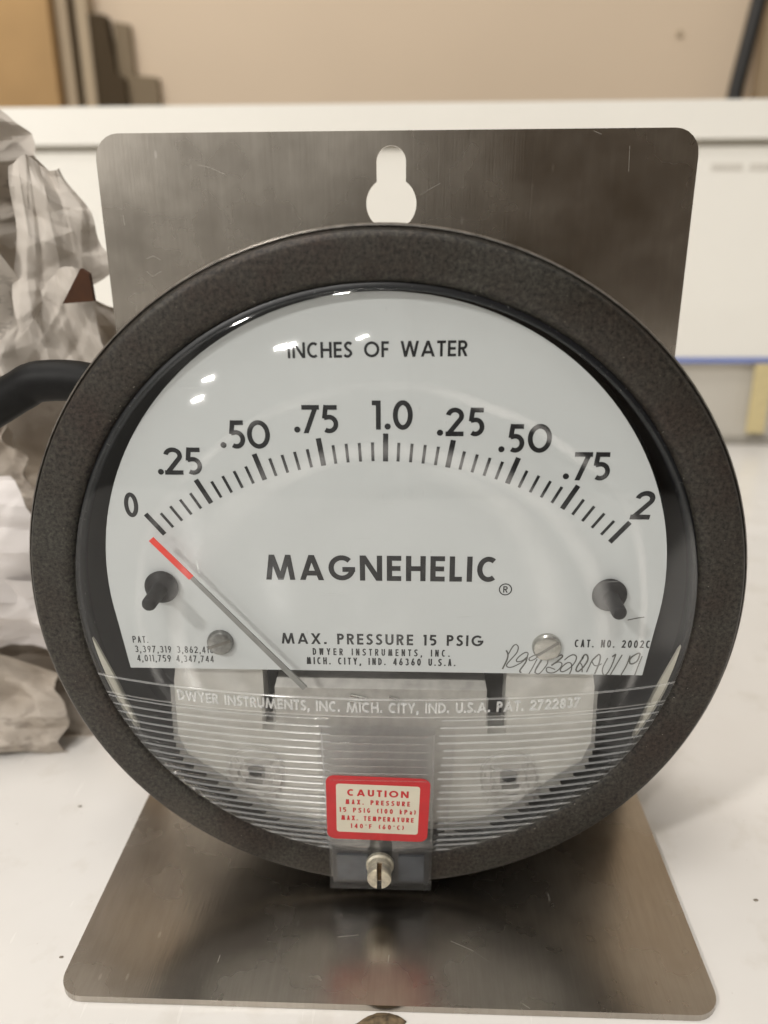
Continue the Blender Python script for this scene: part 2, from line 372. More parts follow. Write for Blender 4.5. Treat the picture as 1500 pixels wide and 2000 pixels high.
# ------------------------------------------------------------------ drawn lettering (stroke alphabet)
# every glyph: width (in cap heights) and strokes. ('l',pts) butt polyline, ('c',pts) closed polyline, ('d',p,q) diagonal cut level
def glyph(ch, W, w):
    h = w / 2; H = 1.0
    def el(x0, x1, z0, z1, a0, a1, n=18):
        cx, cz, rx, rz = (x0 + x1) / 2, (z0 + z1) / 2, (x1 - x0) / 2 - h, (z1 - z0) / 2 - h
        return [(cx + rx * math.cos(math.radians(a0 + (a1 - a0) * i / n)), cz + rz * math.sin(math.radians(a0 + (a1 - a0) * i / n))) for i in range(n + 1)]
    V = lambda x, a=0, b=1: ('l', [(x, a), (x, b)])
    Hh = lambda z, a, b: ('l', [(a, z), (b, z)])
    if ch == 'A': return [('d', (h * 1.1, 0), (W / 2, 1)), ('d', (W - h * 1.1, 0), (W / 2, 1)), Hh(0.28, W * .2, W * .8)]
    if ch == 'B': return [V(h), ('l', [(h, 1 - h)] + el(W * .1, W * .93, .5 - h, 1, 90, -90) + [(h, .5)]), ('l', [(h, .5)] + el(W * .1, W, 0, .5 + h, 90, -90) + [(h, h)])]
    if ch == 'C': return [('l', el(0, W * 1.12, 0, 1, 52, 308, 26))]
    if ch == 'D': return [V(h), ('l', [(h, 1 - h), (W * .35, 1 - h)] + el(-W * .3 + 0, W, 0, 1, 75, -75) + [(W * .35, h), (h, h)])]
    if ch == 'E': return [V(h), Hh(1 - h, 0, W), Hh(.5, 0, W * .95), Hh(h, 0, W)]
    if ch == 'F': return [V(h), Hh(1 - h, 0, W), Hh(.5, 0, W * .92)]
    if ch == 'G': return [('l', el(0, W, 0, 1, 45, 352, 30)), Hh(.44, W * .52, W)]
    if ch == 'H': return [V(h), V(W - h), Hh(.5, 0, W)]
    if ch == 'I': return [V(W / 2)]
    if ch == 'K': return [V(h), ('d', (w * .8, .38), (W - h, 1)), ('d', (W - h, 0), (W * .35, .6))]
    if ch == 'L': return [V(h), Hh(h, 0, W)]
    if ch == 'M': return [('d', (h, 0), (W * .13 + h, 1)), ('d', (W - h, 0), (W * .87 - h, 1)), ('d', (W / 2, 0), (W * .13 + h, 1)), ('d', (W / 2, 0), (W * .87 - h, 1))]
    if ch == 'N': return [V(h), V(W - h), ('d', (W - h * 1.1, 0), (h * 1.1, 1))]
    if ch in 'OQ0': return [('c', el(0, W, 0, 1, 0, 360, 36)[:-1])] + ([('d', (W, -.05), (W * .55, .35))] if ch == 'Q' else [])
    if ch == 'P': return [V(h), ('l', [(h, 1 - h), (W * .4, 1 - h)] + el(W * .05, W, .42, 1, 70, -70) + [(W * .4, .42 + h), (h, .42 + h)])]
    if ch == 'R': return [V(h), ('l', [(h, 1 - h), (W * .4, 1 - h)] + el(W * .05, W * .97, .42, 1, 70, -70) + [(W * .4, .42 + h), (h, .42 + h)]), ('d', (W - h, 0), (W * .5, .46))]
    if ch == 'S': return [('l', spline([(W * .90, .84), (W * .70, 1 - h * 1.02), (W * .42, 1 - h), (h * 1.1, .76), (W * .36, .55), (W * .66, .44), (W - h, .26), (W * .55, h), (W * .25, h * 1.1), (W * .04, .17)], 5))]
    if ch == 'T': return [V(W / 2), Hh(1 - h, 0, W)]
    if ch == 'U': return [('l', [(h, 1)] + [(h, .35)] + el(0, W, 0, .7, 180, 360, 16) + [(W - h, .35), (W - h, 1)])]
    if ch == 'V': return [('d', (W / 2, 0), (h, 1)), ('d', (W / 2, 0), (W - h, 1))]
    if ch == 'W': return [('d', (W * .27, 0), (h, 1)), ('d', (W * .27, 0), (W / 2, 1)), ('d', (W * .73, 0), (W / 2, 1)), ('d', (W * .73, 0), (W - h, 1))]
    if ch == 'X': return [('d', (h, 0), (W - h, 1)), ('d', (W - h, 0), (h, 1))]
    if ch == 'Y': return [('d', (W / 2, .4), (h, 1)), ('d', (W / 2, .4), (W - h, 1)), V(W / 2, 0, .46)]
    if ch == '1': return [V(W - h), ('l', [(W - w * .5, 1 - h), (0, 1 - h)])]
    if ch == '2': return [('l', el(0, W, .42, 1, 172, -28, 18) + [(h * 1.2, h)]), Hh(h, 0, W)]
    if ch == '3': return [('l', el(0, W * .95, .47, 1, 150, -80, 16)), ('l', el(0, W, 0, .56, 85, -150, 16))]
    if ch == '4': return [V(W * .72), Hh(.28, 0, W), ('d', (h, .28), (W * .7, 1))]
    if ch == '5': return [Hh(1 - h, W * .2, W * .93), ('l', [(W * .26, 1), (W * .15, .52)]), ('l', [(W * .13, .55)] + el(-W * .12, W, 0, .66, 100, -125, 20))]
    if ch == '6': return [('c', el(0, W, 0, .62, 0, 360, 24)[:-1]), ('d', (h * 1.1, .36), (W * .62, 1))]
    if ch == '7': return [Hh(1 - h, 0, W), ('d', (W * .22, 0), (W - h * 1.2, 1))]
    if ch == '8': return [('c', el(W * .05, W * .95, .47, 1, 0, 360, 20)[:-1]), ('c', el(0, W, 0, .56, 0, 360, 22)[:-1])]
    if ch == '9': return [('c', el(0, W, .38, 1, 0, 360, 24)[:-1]), ('d', (W * .38, 0), (W - h * 1.1, .64))]
    if ch == '.': return [('l', [(W / 2 - h * 1.1, h * 1.1), (W / 2 + h * 1.1, h * 1.1)])]
    if ch == ',': return [('l', [(W / 2 - h, h), (W / 2 + h, h)]), ('d', (W / 2 - h * .5, -.18), (W / 2 + h * .4, h))]
    if ch == '(': return [('l', el(0, W * 2.6, -.08, 1.08, 115, 245, 10))]
    if ch == ')': return [('l', el(-W * 1.6, W, -.08, 1.08, 65, -65, 10))]
    if ch == '°': return [('c', el(0, W, .68, .68 + W, 0, 360, 10)[:-1])]
    if ch == 'k': return [V(h), ('d', (w * .8, .22), (W - h, .68)), ('d', (W - h, 0), (W * .4, .42))]
    if ch == 'a': return [('c', el(0, W, 0, .48, 0, 360, 14)[:-1]), V(W - h, 0, .6), Hh(.66, W * .15, W - h)]
    if ch == '/': return [('d', (0, -.05), (W, 1.05))]
    return []
FUT = {'A': .90, 'B': .58, 'C': .74, 'D': .72, 'E': .53, 'F': .48, 'G': .98, 'H': .72, 'I': .2, 'K': .65, 'L': .46, 'M': 1.08, 'N': .82, 'O': .98, 'P': .56, 'Q': 1, 'R': .60, 'S': .54, 'T': .56, 'U': .68, 'V': .8, 'W': 1.16, 'X': .78, 'Y': .7,
       '1': .27, '2': .62, '3': .56, '4': .66, '5': .57, '6': .6, '7': .6, '8': .58, '9': .6, '0': .68, '.': .2, ',': .2, ' ': .42, '(': .25, ')': .25, '°': .25, 'k': .45, 'a': .42, '/': .5}
GOT = {k: (.46 if k in 'ABCDGHNOPQRSUK023456789' else .5 if k in 'AVXY' else .58 if k in 'MW' else .40 if k in 'EFLT' else .18 if k in 'I.,' else .22 if k in '1()°' else .36) for k in FUT}
def ribbon(P, hw, closed=False):
    """mitred strip of half width hw -> list of (left, right)"""
    n = len(P); out = []
    for i in range(n):
        a = P[(i - 1) % n] if (closed or i > 0) else None
        b = P[(i + 1) % n] if (closed or i < n - 1) else None
        p = np.array(P[i], float); ds = []
        if a is not None:
            d = p - np.array(a); l = np.hypot(*d)
            if l > 1e-9: ds.append(d / l)
        if b is not None:
            d = np.array(b) - p; l = np.hypot(*d)
            if l > 1e-9: ds.append(d / l)
        if not ds: ds = [np.array((1., 0.))]
        t = sum(ds); l = np.hypot(*t); t = t / l if l > 1e-6 else ds[0]
        nrm = np.array((-t[1], t[0])); k = 1.0
        if len(ds) == 2:
            c = abs(np.dot(nrm, np.array((-ds[0][1], ds[0][0])))); k = 1 / max(c, 0.55)
        out.append((tuple(p + nrm * hw * k), tuple(p - nrm * hw * k)))
    return out
def text_strokes(txt, x0, z0, cap, width, w, table, slant=0.0, drop=0.0, even=False):
    """lay glyphs between x0 and x0+width; returns list of quad strips in x,z (mm)"""
    adv = [table.get(c, .5) for c in txt]
    g = (width / cap - sum(adv)) / max(1, len(txt) - 1)
    sq = 1.0
    if g < 0.03:
        sq = (width / cap - 0.06 * (len(txt) - 1)) / sum(adv); g = 0.06
    x = 0; strips = []
    for c, a in zip(txt, adv):
        a *= sq
        for st in glyph(c, a, w):
            if st[0] == 'd':
                p, q = st[1], st[2]; dx, dz = q[0] - p[0], q[1] - p[1]; L = math.hypot(dx, dz); k = w / 2 * L / abs(dz)
                S_ = [((p[0] - k, p[1]), (p[0] + k, p[1])), ((q[0] - k, q[1]), (q[0] + k, q[1]))]; cl = False
            elif st[0] == 'c': S_ = ribbon(st[1], w / 2, True); cl = True
            else: S_ = ribbon(st[1], w / 2); cl = False
            T = lambda p: (x0 + (x + p[0] + slant * p[1]) * cap, z0 + p[1] * cap + drop * (x + p[0]) * cap)
            strips.append(([(T(l), T(r)) for l, r in S_], cl))
        x += a + g
    return strips
def put_strips(mb, strips, F, lift0, step=0.0025):
    """F(x,z,off) -> point; strokes of one word lie in their own thin layers"""
    for k, (sp, cl) in enumerate(strips):
        off = lift0 + step * (k % 4)
        vs = []; n = len(sp)
        for l, r in sp: vs += [F(l[0], l[1], off), F(r[0], r[1], off)]
        fs = [(2 * i, 2 * i + 1, 2 * ((i + 1) % n) + 1, 2 * ((i + 1) % n)) for i in range(n if cl else n - 1)]
        mb.add(vs, fs)
YD = 2.82                                  # front face of the dial
FD = lambda x, z, off: (x, YD - off, z)

# ================================================================== SETTING
ZT = -63.4                                 # appliance top
mb = MB(); n = 30
mb.quad((-900, -700, ZT), (900, -700, ZT), (900, 352, ZT), (-900, 352, ZT))
struct(mb.build('appliance_top', ENAMEL))
# the upright console of the appliance
con = bpy.data.objects.new('appliance_console', None); COL.objects.link(con); con.location = (0, 0.352, ZT * S)
def inpar(o, par):
    o.parent = par; o.matrix_parent_inverse = Matrix.Translation(-par.location); return o
mb = MB(); mb.box(-700, 700, 350, 420, -14, 101.5); inpar(mb.build('panel_face', PANELW), con)
mb = MB(); mb.box(-700, 700, 346, 424, 105.2, 123.8); inpar(mb.build('top_rail', PANELW), con)
mb = MB(); mb.box(-700, 700, 353.5, 418, 101.3, 105.4); inpar(mb.build('rail_groove', PANELG), con)  # shadow line under the rail, painted grey in the groove
mb = MB(); mb.box(-700, 700, 356, 420, -60.0, -14.2); inpar(mb.build('splash_panel', PANELG), con)
mb = MB(); mb.box(-700, 700, 349.2, 352, -13.6, -10.6); inpar(mb.build('blue_stripe', BLUE), con)
mb = MB(); mb.box(-700, 700, 353.0, 380, ZT, -59.2); inpar(mb.build('base_seam', simple('seam_grey', (0.33, 0.31, 0.27), 0.5)), con)
mb = MB()
mb.box(164.5, 181.5, 349.6, 349.95, 89.8, 93.0)
inpar(mb.build('faded_marking', PRINTG), con)
mb = MB(); mb.box(185, 200, 349.6, 349.95, 89.8, 93.0)
inpar(mb.build('faded_marking', PRINTG), con)
tag(con, 'white enamel appliance console with a blue stripe standing behind the gauge', 'console')
mb = MB(); mb.box(203.5, 214, 347.5, 349, -55, -13.9); tag(mb.build('adhesive_tape', TAPE, origin=(208, 348, -55)), 'strip of yellowish tape on the console below the blue stripe', 'tape')

mb = MB(); mb.box(50, 1500, -1500, -900, -950, 1300); tag(mb.build('darkening_block', simple('darkening_brown', (.10, .07, .04), .7), origin=(800, -1200, -950)), 'tall brown block added out of view to darken the steel plate', 'darkening_block')  # unseen block added so the right of the steel reflects dark
# the wall beyond
mb = MB(); mb.box(-1400, 1400, 660, 690, -500, 900); struct(mb.build('wall', BEIGE))
mb = MB(); mb.box(-302, -292, 640, 662, 60, 400); mb.box(-286, -276, 644, 662, 60, 400)
o = mb.build('wall_trim', TRIML); tag(o, 'beige vertical door trim on the wall beside the cardboard box', 'trim'); 
mb = MB(); mb.box(-291.5, -285.5, 652, 661, 60, 400); mb.build('trim_gap', DKBROWN, o)
wb = bpy.data.objects.new('wooden_board', None); COL.objects.link(wb); wb.location = (-0.265, 0.65, 0.1)
mb = MB(); mb.prism([[(-276, 60), (-276, 237), (-262, 236), (-257, 192), (-250, 188), (-248, 60)]], 646, 660); o = inpar(mb.build('dark_board', DKBROWN), wb)
mb = MB(); mb.prism([[(-258, 60), (-257, 232), (-244, 230), (-243, 191), (-223, 189), (-222, 60)]], 652, 660); inpar(mb.build('lighter_board', OLIVE), wb)
tag(wb, 'dark brown stepped boards leaning on the wall near top left', 'board')
mb = MB(); mb.box(-520, -303, 628, 655, 40, 420); tag(mb.build('cardboard_box', CARD, origin=(-420, 600, 40)), 'tan cardboard box behind the console at the top left', 'box')
mb = MB(); mb.tube([(301, 640, 330), (294, 640, 285), (285, 640, 235), (276, 640, 175), (270, 640, 110), (268, 640, 60)], 6.2); tag(mb.build('black_cord', CORD, smooth=60, origin=(276, 640, 60)), 'thick black cord hanging down the wall at the top right', 'cord')
mb = MB(); mb.box(296, 360, 645, 662, 40, 500); tag(mb.build('wall_edge_strip', BEIGE2, origin=(330, 650, 40)), 'brown edge strip on the wall right of the black cord', 'strip')
mb = MB(); mb.lathe([(0, 0), (2.6, 0.2), (3, 1.5)], (229.6, 658, 218), (0, 1, 0), 16); tag(mb.build('wall_plug', TRIML, origin=(229.6, 658, 218)), 'small round brown plug in the beige wall', 'wall plug')

# ================================================================== THE GAUGE ON ITS STAND
G = bpy.data.objects.new('pressure_gauge', None); COL.objects.link(G); G.location = (0, 0, -63.4 * S)
tag(G, 'round white faced differential pressure gauge with dark bezel on a stainless steel stand', 'pressure gauge')
PI = Matrix.Translation(-G.location)
def gp(o):
    o.parent = G; o.matrix_parent_inverse = PI; return o

# ---- stainless stand: upright with keyhole, foot, bend
XC, HW = 0.85, 55.7
up = rrect(XC - HW, XC + HW, -59.5, 76.6, 4.6)[:14] + [(XC - HW, -59.5), (XC + HW, -59.5)]
kh = [(XC - 2.75 + .0, 66.2)] + arc(XC - .35, 71.3, 2.75, 180, 0, 12) + [(XC + 2.4, 66.2)]
kh = [(XC - 3.1, 68.8), (XC - 3.1, 71.4)] + arc(XC - .35, 71.4, 2.75, 180, 0, 14)[1:-1] + [(XC + 2.4, 71.4), (XC + 2.4, 68.8)]
kh += arc(XC - .35, 64.1, 4.75, 55, -235, 30)
mb = MB(); mb.prism([up, kh], 39.8, 41.3)
st = gp(mb.build('stand', STEEL))
foot = arc(XC + HW - 4.5, -23.5 + 4.5, 4.5, 0, -90, 8) + arc(XC - HW + 4.5, -23.5 + 4.5, 4.5, 270, 180, 8) + [(XC - HW, 37.6), (XC + HW, 37.6)]
mb = MB(); mb.prism([foot], -62.0, -63.3, T=lambda x, y, z: (x, z, y))
mb.build('foot_plate', STEEL, st)
mb = MB(); P = []
for i in range(9):
    a = math.radians(-90 + 90 * i / 8); P.append((37.6 + 2.2 * math.cos(a), -59.8 + 2.2 * math.sin(a), 37.6 + 3.7 * math.cos(a), -59.7 + 3.6 * math.sin(a)))
for i in range(8):
    a, b = P[i], P[i + 1]
    for q in ((0, 1), (2, 3)):
        mb.quad((XC - HW, a[q[0]], a[q[1]]), (XC + HW, a[q[0]], a[q[1]]), (XC + HW, b[q[0]], b[q[1]]), (XC - HW, b[q[0]], b[q[1]]))
mb.build('bend', STEEL, st, smooth=40)
SCR = simple('bright_scratch', (.50, .47, .42), .4, metal=.6)
for L in [[(-35.8, 71.12), (-33.42, 70.66), (-30.61, 69.4)], [(43.99, 73.63), (44.22, 69.34)], [(-47.09, 54.48), (-45.73, 54.95), (-44.39, 54.19)], [(-47.44, 52.1), (-46.33, 51.13), (-44.51, 52.09)], [(5.87, 65.68), (9.66, 67.6)], [(37.27, 76.2), (38.74, 75.63)], [(-13.67, 57.61), (-13.17, 54.81)], [(-50.89, 62.43), (-50.71, 60.59)]]:
    mb = MB(); put_strips(mb, [(ribbon(L, .03), False)], lambda x, z, o: (x, 39.8 - o, z), .01); mb.build('scratch', SCR, st)
for L in [[(12.43, -10.5), (16.01, -12.22), (19.0, -14.53)], [(1.4, -13.76), (1.19, -15.84)], [(-28.66, -14.76), (-28.74, -16.32)], [(31.74, 1.02), (31.84, -0.84)], [(23.83, -22.37), (24.95, -23.2)], [(-8.05, -10.3), (-4.35, -9.73)]]:
    mb = MB(); put_strips(mb, [(ribbon(L, .035), False)], lambda x, y, o: (x, y, -62.0 + o), .01); mb.build('scratch', SCR, st)
# ---- housing body
mb = MB(); mb.lathe([(59.4, 3.2), (59.4, 7.5), (53.5, 8.5), (52.5, 38.5), (20, 39.6)], seg=96)
hs = gp(mb.build('housing', HOUSING, smooth=35))
mb = MB(); mb.lathe([(0, 0), (2.6, 0), (3.2, .6), (3.2, 4), (2.4, 4.4), (2.4, 13)], (-62.6, 15, 7.4), (1, 0, 0), 6)
mb.build('port_plug', BRASS, hs)
# ---- bezel ring
mb = MB()
mb.lathe([(60.0, 1.6), (59.75, 1.35), (59.55, 0.95), (59.5, 0.5), (59.1, 0.12), (58.4, 0.0), (54.2, 0.0), (53.3, 0.12), (52.6, 0.5), (52.1, 1.3), (52.0, 3.2)], seg=220)
bz = gp(mb.build('bezel', BEZEL, smooth=50))
mb = MB(); mb.lathe([(59.5, 4.6), (60.0, 4.4), (60.35, 3.8), (60.4, 2.2), (60.3, 1.55), (60.05, 1.3), (59.95, 1.45), (59.9, 2.0)], seg=220)
mb.build('rolled_rim', RIM, bz, smooth=50)
# ---- black gasket between bezel and lens
mb = MB(); mb.lathe([(52.3, 1.2), (52.0, 0.95), (51.5, 0.9), (51.1, 1.3), (51.05, 3.4)], seg=180)
gp(mb.build('gasket', GASKET, smooth=50))
# ---- cavity
mb = MB(); mb.lathe([(51.2, 2.6), (51.2, 15), (50, 16), (0, 16)], seg=96)
gp(mb.build('case_interior', BLACK, smooth=35))

CREAM = simple('cream_reflection', (0.42, 0.40, 0.34), 0.35, var=.08)  # light caught at the lens wall, painted as cream slivers
for a0_, a1_ in ((188, 210), (-30, -8)):
    mb = MB(); n_ = 24
    o_ = [(math.radians(a0_ + (a1_ - a0_) * i / n_), math.sin(math.pi * i / n_)) for i in range(n_ + 1)]
    mb.prism([[(51.0 * math.cos(a), 51.0 * math.sin(a)) for a, k in o_] + [((50.85 - 1.15 * abs(k)) * math.cos(a), (50.85 - 1.15 * abs(k)) * math.sin(a)) for a, k in reversed(o_[1:-1])]], 0.35, 0.9)
    gp(mb.build('case_reflection', CREAM))
# ---- inner castings seen through the lower window
cast = [(-37.0, -10), (-22.0, -10), (-22.0, -26.6), (-11.5, -26.6), (-11.5, -49.0), (-19.5, -47.0), (-25.5, -43.2), (-32.8, -37.2), (-37.2, -33.8), (-38.7, -29.5), (-38.4, -18)]
for sgn in (-1, 1):
    L = [(-sgn * x, z) for x, z in cast]
    if sgn == 1: L = [(x - .6 if x > 30 else x, z) for x, z in L]
    mb = MB(); mb.prism([L], 4.6, 9)
    fr = gp(mb.build('inner_casting', ZINC))
    cx = 23.3 if sgn == -1 else -24.2
    mb = MB(); mb.lathe([(5.4, 4.58), (5.4, 4.0), (5.0, 3.75), (3.5, 3.75), (3.1, 4.15), (1.6, 4.15), (1.5, 4.6)], (cx, 0, -37.4), seg=40)
    mb.build('boss', ALU, fr, smooth=30)
    mb = MB(); mb.prism([rrect(cx - 1.6, cx + 1.6, -38.8, -36.1, .35)], 3.98, 4.5); mb.build('slot_recess', BLACK, fr)
mb = MB(); mb.prism([[(-19.9, -18.9), (18.6, -18.9), (18.6, -26.4), (13.2, -26.6), (12.2, -48.2), (-12.2, -48.2), (-12.2, -26.6), (-19.9, -26.4)]], 4.3, 8)
mb.quad((-19.9, 4.3, -18.9), (18.6, 4.3, -18.9), (18.3, 5.6, -17.6), (-19.6, 5.6, -17.6))
mb.box(-19.6, 18.3, 5.6, 9, -18.9, -17.6)
rb = gp(mb.build('range_block', ALU))
mb = MB()
for x, z, a in ((-6, -20.2, 3), (1, -20.4, 2)): mb.tube([(x, 4.1, z), (x + a, 3.9, z - .5)], .25, 6)
mb.build('block_scratch', SCREW, rb)

# ---- dial plate
RD, ZD = 47.35, 3.4
a0 = math.degrees(math.asin((14.35 + ZD) / RD))
dl = [(RD * math.cos(math.radians(t)), ZD + RD * math.sin(math.radians(t))) for t in np.linspace(-a0, 180 + a0, 90)]
dl = [(math.copysign(max(abs(x), 45.4 + (z + 14.35) * .13), x), z) if z < -4 else (x, z) for x, z in dl]
mb = MB(); mb.prism([dl], YD, YD + 0.9)
DP = gp(mb.build('dial_plate', DIAL))
def dprint(name, strips, mt=INK, lift=0.03, label=None):
    m_ = MB(); put_strips(m_, strips, FD, lift); o = m_.build(name, mt, DP)
    if label: o['label'] = label
    return o
# tick marks: 41, pivot below the window
PZ, R0, R1 = -34.15, 63.05, 58.45
for i in range(41):
    ang = (i - 20) / 20 * 0.6871 + 0.0097
    big = i % 5 == 0
    ro, ri, hw_ = (R0, R1, .42) if big else (61.6, 58.5, .245)
    s_, c_ = math.sin(ang), math.cos(ang)
    mb = MB(); vs = []
    for r, k in ((ro, -1), (ro, 1), (ri, 1), (ri, -1)):
        vs.append((r * s_ + k * hw_ * c_, YD - .03, PZ + r * c_ - k * hw_ * s_))
    mb.add(vs, [(0, 1, 2, 3)])
    mb.build('long_tick' if big else 'short_tick', INK, DP)
# numerals, each digit laid in its own box, back-projected from image pixels
nums = [[('0', -42.95, -40.6, 14.4, 18.75)],
        [('.', -36.75, -35.6, 21.84, 0), ('2', -35.5, -32.45, 21.85, 26.45), ('5', -31.95, -29.3, 21.85, 26.45)],
        [('.', -26.1, -24.95, 26.39, 0), ('5', -24.5, -21.95, 26.3, 30.95), ('0', -21.6, -17.9, 26.3, 31.0)],
        [('.', -14.05, -12.9, 28.98, 0), ('7', -12.7, -9.9, 28.9, 33.45), ('5', -9.5, -6.9, 28.9, 33.45)],
        [('1', -1.55, -.15, 29.52, 34.2), ('.', .35, 1.5, 29.53, 0), ('0', 1.75, 4.9, 29.5, 34.25)],
        [('.', 8.65, 9.8, 28.56, 0), ('2', 10.1, 12.95, 28.5, 33.1), ('5', 13.7, 16.2, 28.5, 33.1)],
        [('.', 18.45, 19.6, 25.9, 0), ('5', 20.05, 22.6, 25.85, 30.5), ('0', 23.1, 26.9, 25.85, 30.55)],
        [('.', 28.95, 30.1, 21.47, 0), ('7', 30.7, 33.55, 21.3, 26.0), ('5', 33.75, 36.45, 21.3, 26.0)],
        [('2', 40.3, 43.5, 14.7, 19.6)]]
for grp in nums:
    st_ = []
    for c, x0, x1, z0, z1 in grp:
        if c == '.':
            cx, cz = (x0 + x1) / 2, z0 + .5
            L = [(cx + .5 * math.cos(t), cz + .5 * math.sin(t)) for t in np.linspace(0, 2 * math.pi, 17)[:-1]]
            st_.append(([(p, (cx + (p[0] - cx) * .02, cz + (p[1] - cz) * .02)) for p in L], True)); continue
        cap = z1 - z0; W = (x1 - x0) / cap
        w_ = .165 if c != '2' or x0 < 38 else .17
        for sp in text_strokes(c, x0, z0, cap, x1 - x0, w_, {c: W}, slant=0.17 if x0 > 38 else 0): st_.append(sp)
    dprint('numeral', st_)
dprint('printed_text', text_strokes('INCHES OF WATER', -14.5, 40.75, 2.42, 27.7, .17, dict(FUT, **{' ': .5}), drop=.012))
dprint('brand_lettering', text_strokes('MAGNEHELIC', -19.9, 3.25, 4.62, 39.2, .195, FUT))
# registered mark
ring = [(20.8 + 1.02 * math.cos(t), 1.9 + 1.02 * math.sin(t)) for t in np.linspace(0, 2 * math.pi, 25)[:-1]]
dprint('registered_mark', [(ribbon(ring, .1, True), True)] + text_strokes('R', 20.42, 1.3, 1.2, .78, .17, {'R': .65}))
dprint('printed_text', text_strokes('MAX. PRESSURE 15 PSIG', -17.85, -9.05, 2.12, 35.3, .19, dict(FUT, **{'.': .3, ' ': .35})))
dprint('printed_text', text_strokes('DWYER INSTRUMENTS, INC.', -12.45, -11.22, 1.37, 24.1, .17, GOT))
dprint('printed_text', text_strokes('MICH. CITY, IND. 46360 U.S.A.', -13.6, -13.08, 1.42, 26.3, .18, GOT))
dprint('printed_text', text_strokes('PAT.', -44.4, -9.28, 1.33, 2.8, .14, GOT))
dprint('printed_text', text_strokes('3,397,319 3,862,416', -44.2, -11.2, 1.34, 14.1, .14, GOT))
dprint('printed_text', text_strokes('4,011,759 4,347,744', -44.0, -13.03, 1.34, 13.8, .14, GOT))
dprint('printed_text', text_strokes('CAT. NO. 2002C', 33.2, -8.96, 1.5, 12.9, .17, GOT))
HWR = [[(21.47, -9.76), (21.79, -10.51), (21.7, -11.59), (20.98, -13.52)], [(21.89, -10.51), (22.53, -9.09), (23.07, -8.6), (23.52, -9.08), (23.34, -10.16), (22.36, -11.58), (21.7, -12.58), (21.86, -13.07), (22.72, -13.05), (24.11, -12.26)], [(24.11, -12.26), (25.01, -11.32), (25.29, -10.34), (24.85, -10.13), (24.03, -10.69), (23.36, -11.57), (23.53, -12.0), (24.37, -11.77), (25.18, -10.99)], [(25.18, -10.99), (24.96, -12.08), (24.09, -13.63), (24.11, -14.07), (24.35, -14.07)], [(25.49, -11.31), (25.94, -10.93), (26.49, -10.65), (26.88, -10.86), (26.54, -11.41), (25.7, -11.75), (25.49, -11.31)], [(26.92, -11.4), (26.17, -13.27), (25.66, -14.37)], [(27.68, -11.49), (26.84, -13.36), (26.7, -14.24)], [(27.95, -11.27), (27.44, -12.26), (26.68, -13.81)], [(28.81, -11.37), (28.69, -12.46), (27.65, -14.12), (27.09, -14.35), (26.69, -14.02)], [(29.37, -11.25), (30.29, -10.91), (31.02, -10.52), (31.28, -10.79), (30.8, -11.44), (29.46, -12.66)], [(29.46, -12.55), (30.65, -11.93), (31.29, -12.3), (30.93, -13.29), (29.94, -14.08), (28.88, -13.99), (28.65, -13.33), (29.01, -13.0), (30.18, -13.42)], [(31.66, -11.54), (32.28, -10.88), (33.09, -10.43), (33.69, -10.85), (33.49, -11.94), (32.72, -13.04), (31.64, -13.83), (31.1, -13.62), (31.38, -12.85), (32.17, -12.07), (32.85, -12.17), (33.02, -13.26), (32.72, -14.3)], [(34.86, -10.94), (34.04, -12.58), (33.82, -13.46), (34.22, -13.73), (34.92, -13.01), (35.66, -11.58), (35.58, -10.61), (35.1, -10.4), (34.68, -11.16)], [(34.32, -11.93), (34.79, -12.57), (34.9, -13.88)], [(35.66, -13.87), (36.49, -11.35)], [(36.42, -11.57), (37.01, -10.8), (37.54, -10.31), (37.81, -10.79), (37.69, -12.09), (37.11, -14.23)], [(36.43, -11.67), (36.87, -12.43), (37.44, -12.53), (38.16, -12.13)], [(39.1, -10.98), (38.49, -12.62), (38.39, -13.6), (38.74, -14.36), (39.28, -14.03), (39.9, -12.49), (40.44, -10.2)], [(39.83, -10.75), (40.44, -10.2)], [(41.53, -10.29), (39.79, -14.46)], [(42.9, -10.43), (42.44, -12.44), (41.6, -14.53)], [(44.54, -9.92), (44.08, -10.04), (43.21, -10.7), (42.9, -11.35), (43.06, -12.0), (43.62, -11.99), (44.22, -11.44), (44.5, -10.46), (44.54, -9.92)], [(44.97, -10.51), (44.57, -12.08), (44.05, -14.43)]]
st_ = [(ribbon(spline(s, 6), .105 + .035 * (k % 3 == 0)), False) for k, s in enumerate(HWR)]
m_ = MB()
for k, (sp, cl) in enumerate(st_): put_strips(m_, [(sp, cl)], FD, 0.03 + .0025 * k)
m_.build('handwriting', PENCIL, DP)
st_ = [(ribbon(spline([(41.8, -3.6), (43.4, -3.2), (44.6, -3.0)], 4), .1), False)]
m_ = MB(); put_strips(m_, st_, FD, .03); m_.build('pencil_scratch', PENCIL, DP)
# dial screws
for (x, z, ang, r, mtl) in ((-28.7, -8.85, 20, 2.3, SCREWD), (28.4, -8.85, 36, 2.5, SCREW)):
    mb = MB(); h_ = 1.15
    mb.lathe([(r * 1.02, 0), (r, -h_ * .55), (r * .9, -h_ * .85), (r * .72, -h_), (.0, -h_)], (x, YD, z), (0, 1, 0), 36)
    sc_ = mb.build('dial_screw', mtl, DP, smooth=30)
    a = math.radians(ang); ux, uz = math.cos(a), math.sin(a)
    mb = MB(); k1, k2 = r * .93, .27
    L = [(x + ux * k1 - uz * k2, z + uz * k1 + ux * k2), (x - ux * k1 - uz * k2, z - uz * k1 + ux * k2), (x - ux * k1 + uz * k2, z - uz * k1 - ux * k2), (x + ux * k1 + uz * k2, z + uz * k1 - ux * k2)]
    mb.prism([L], YD - h_ - .03, YD - .3); sl = mb.build('slot', simple('screw_slot', (.16, .15, .13), .5, metal=.6), DP)
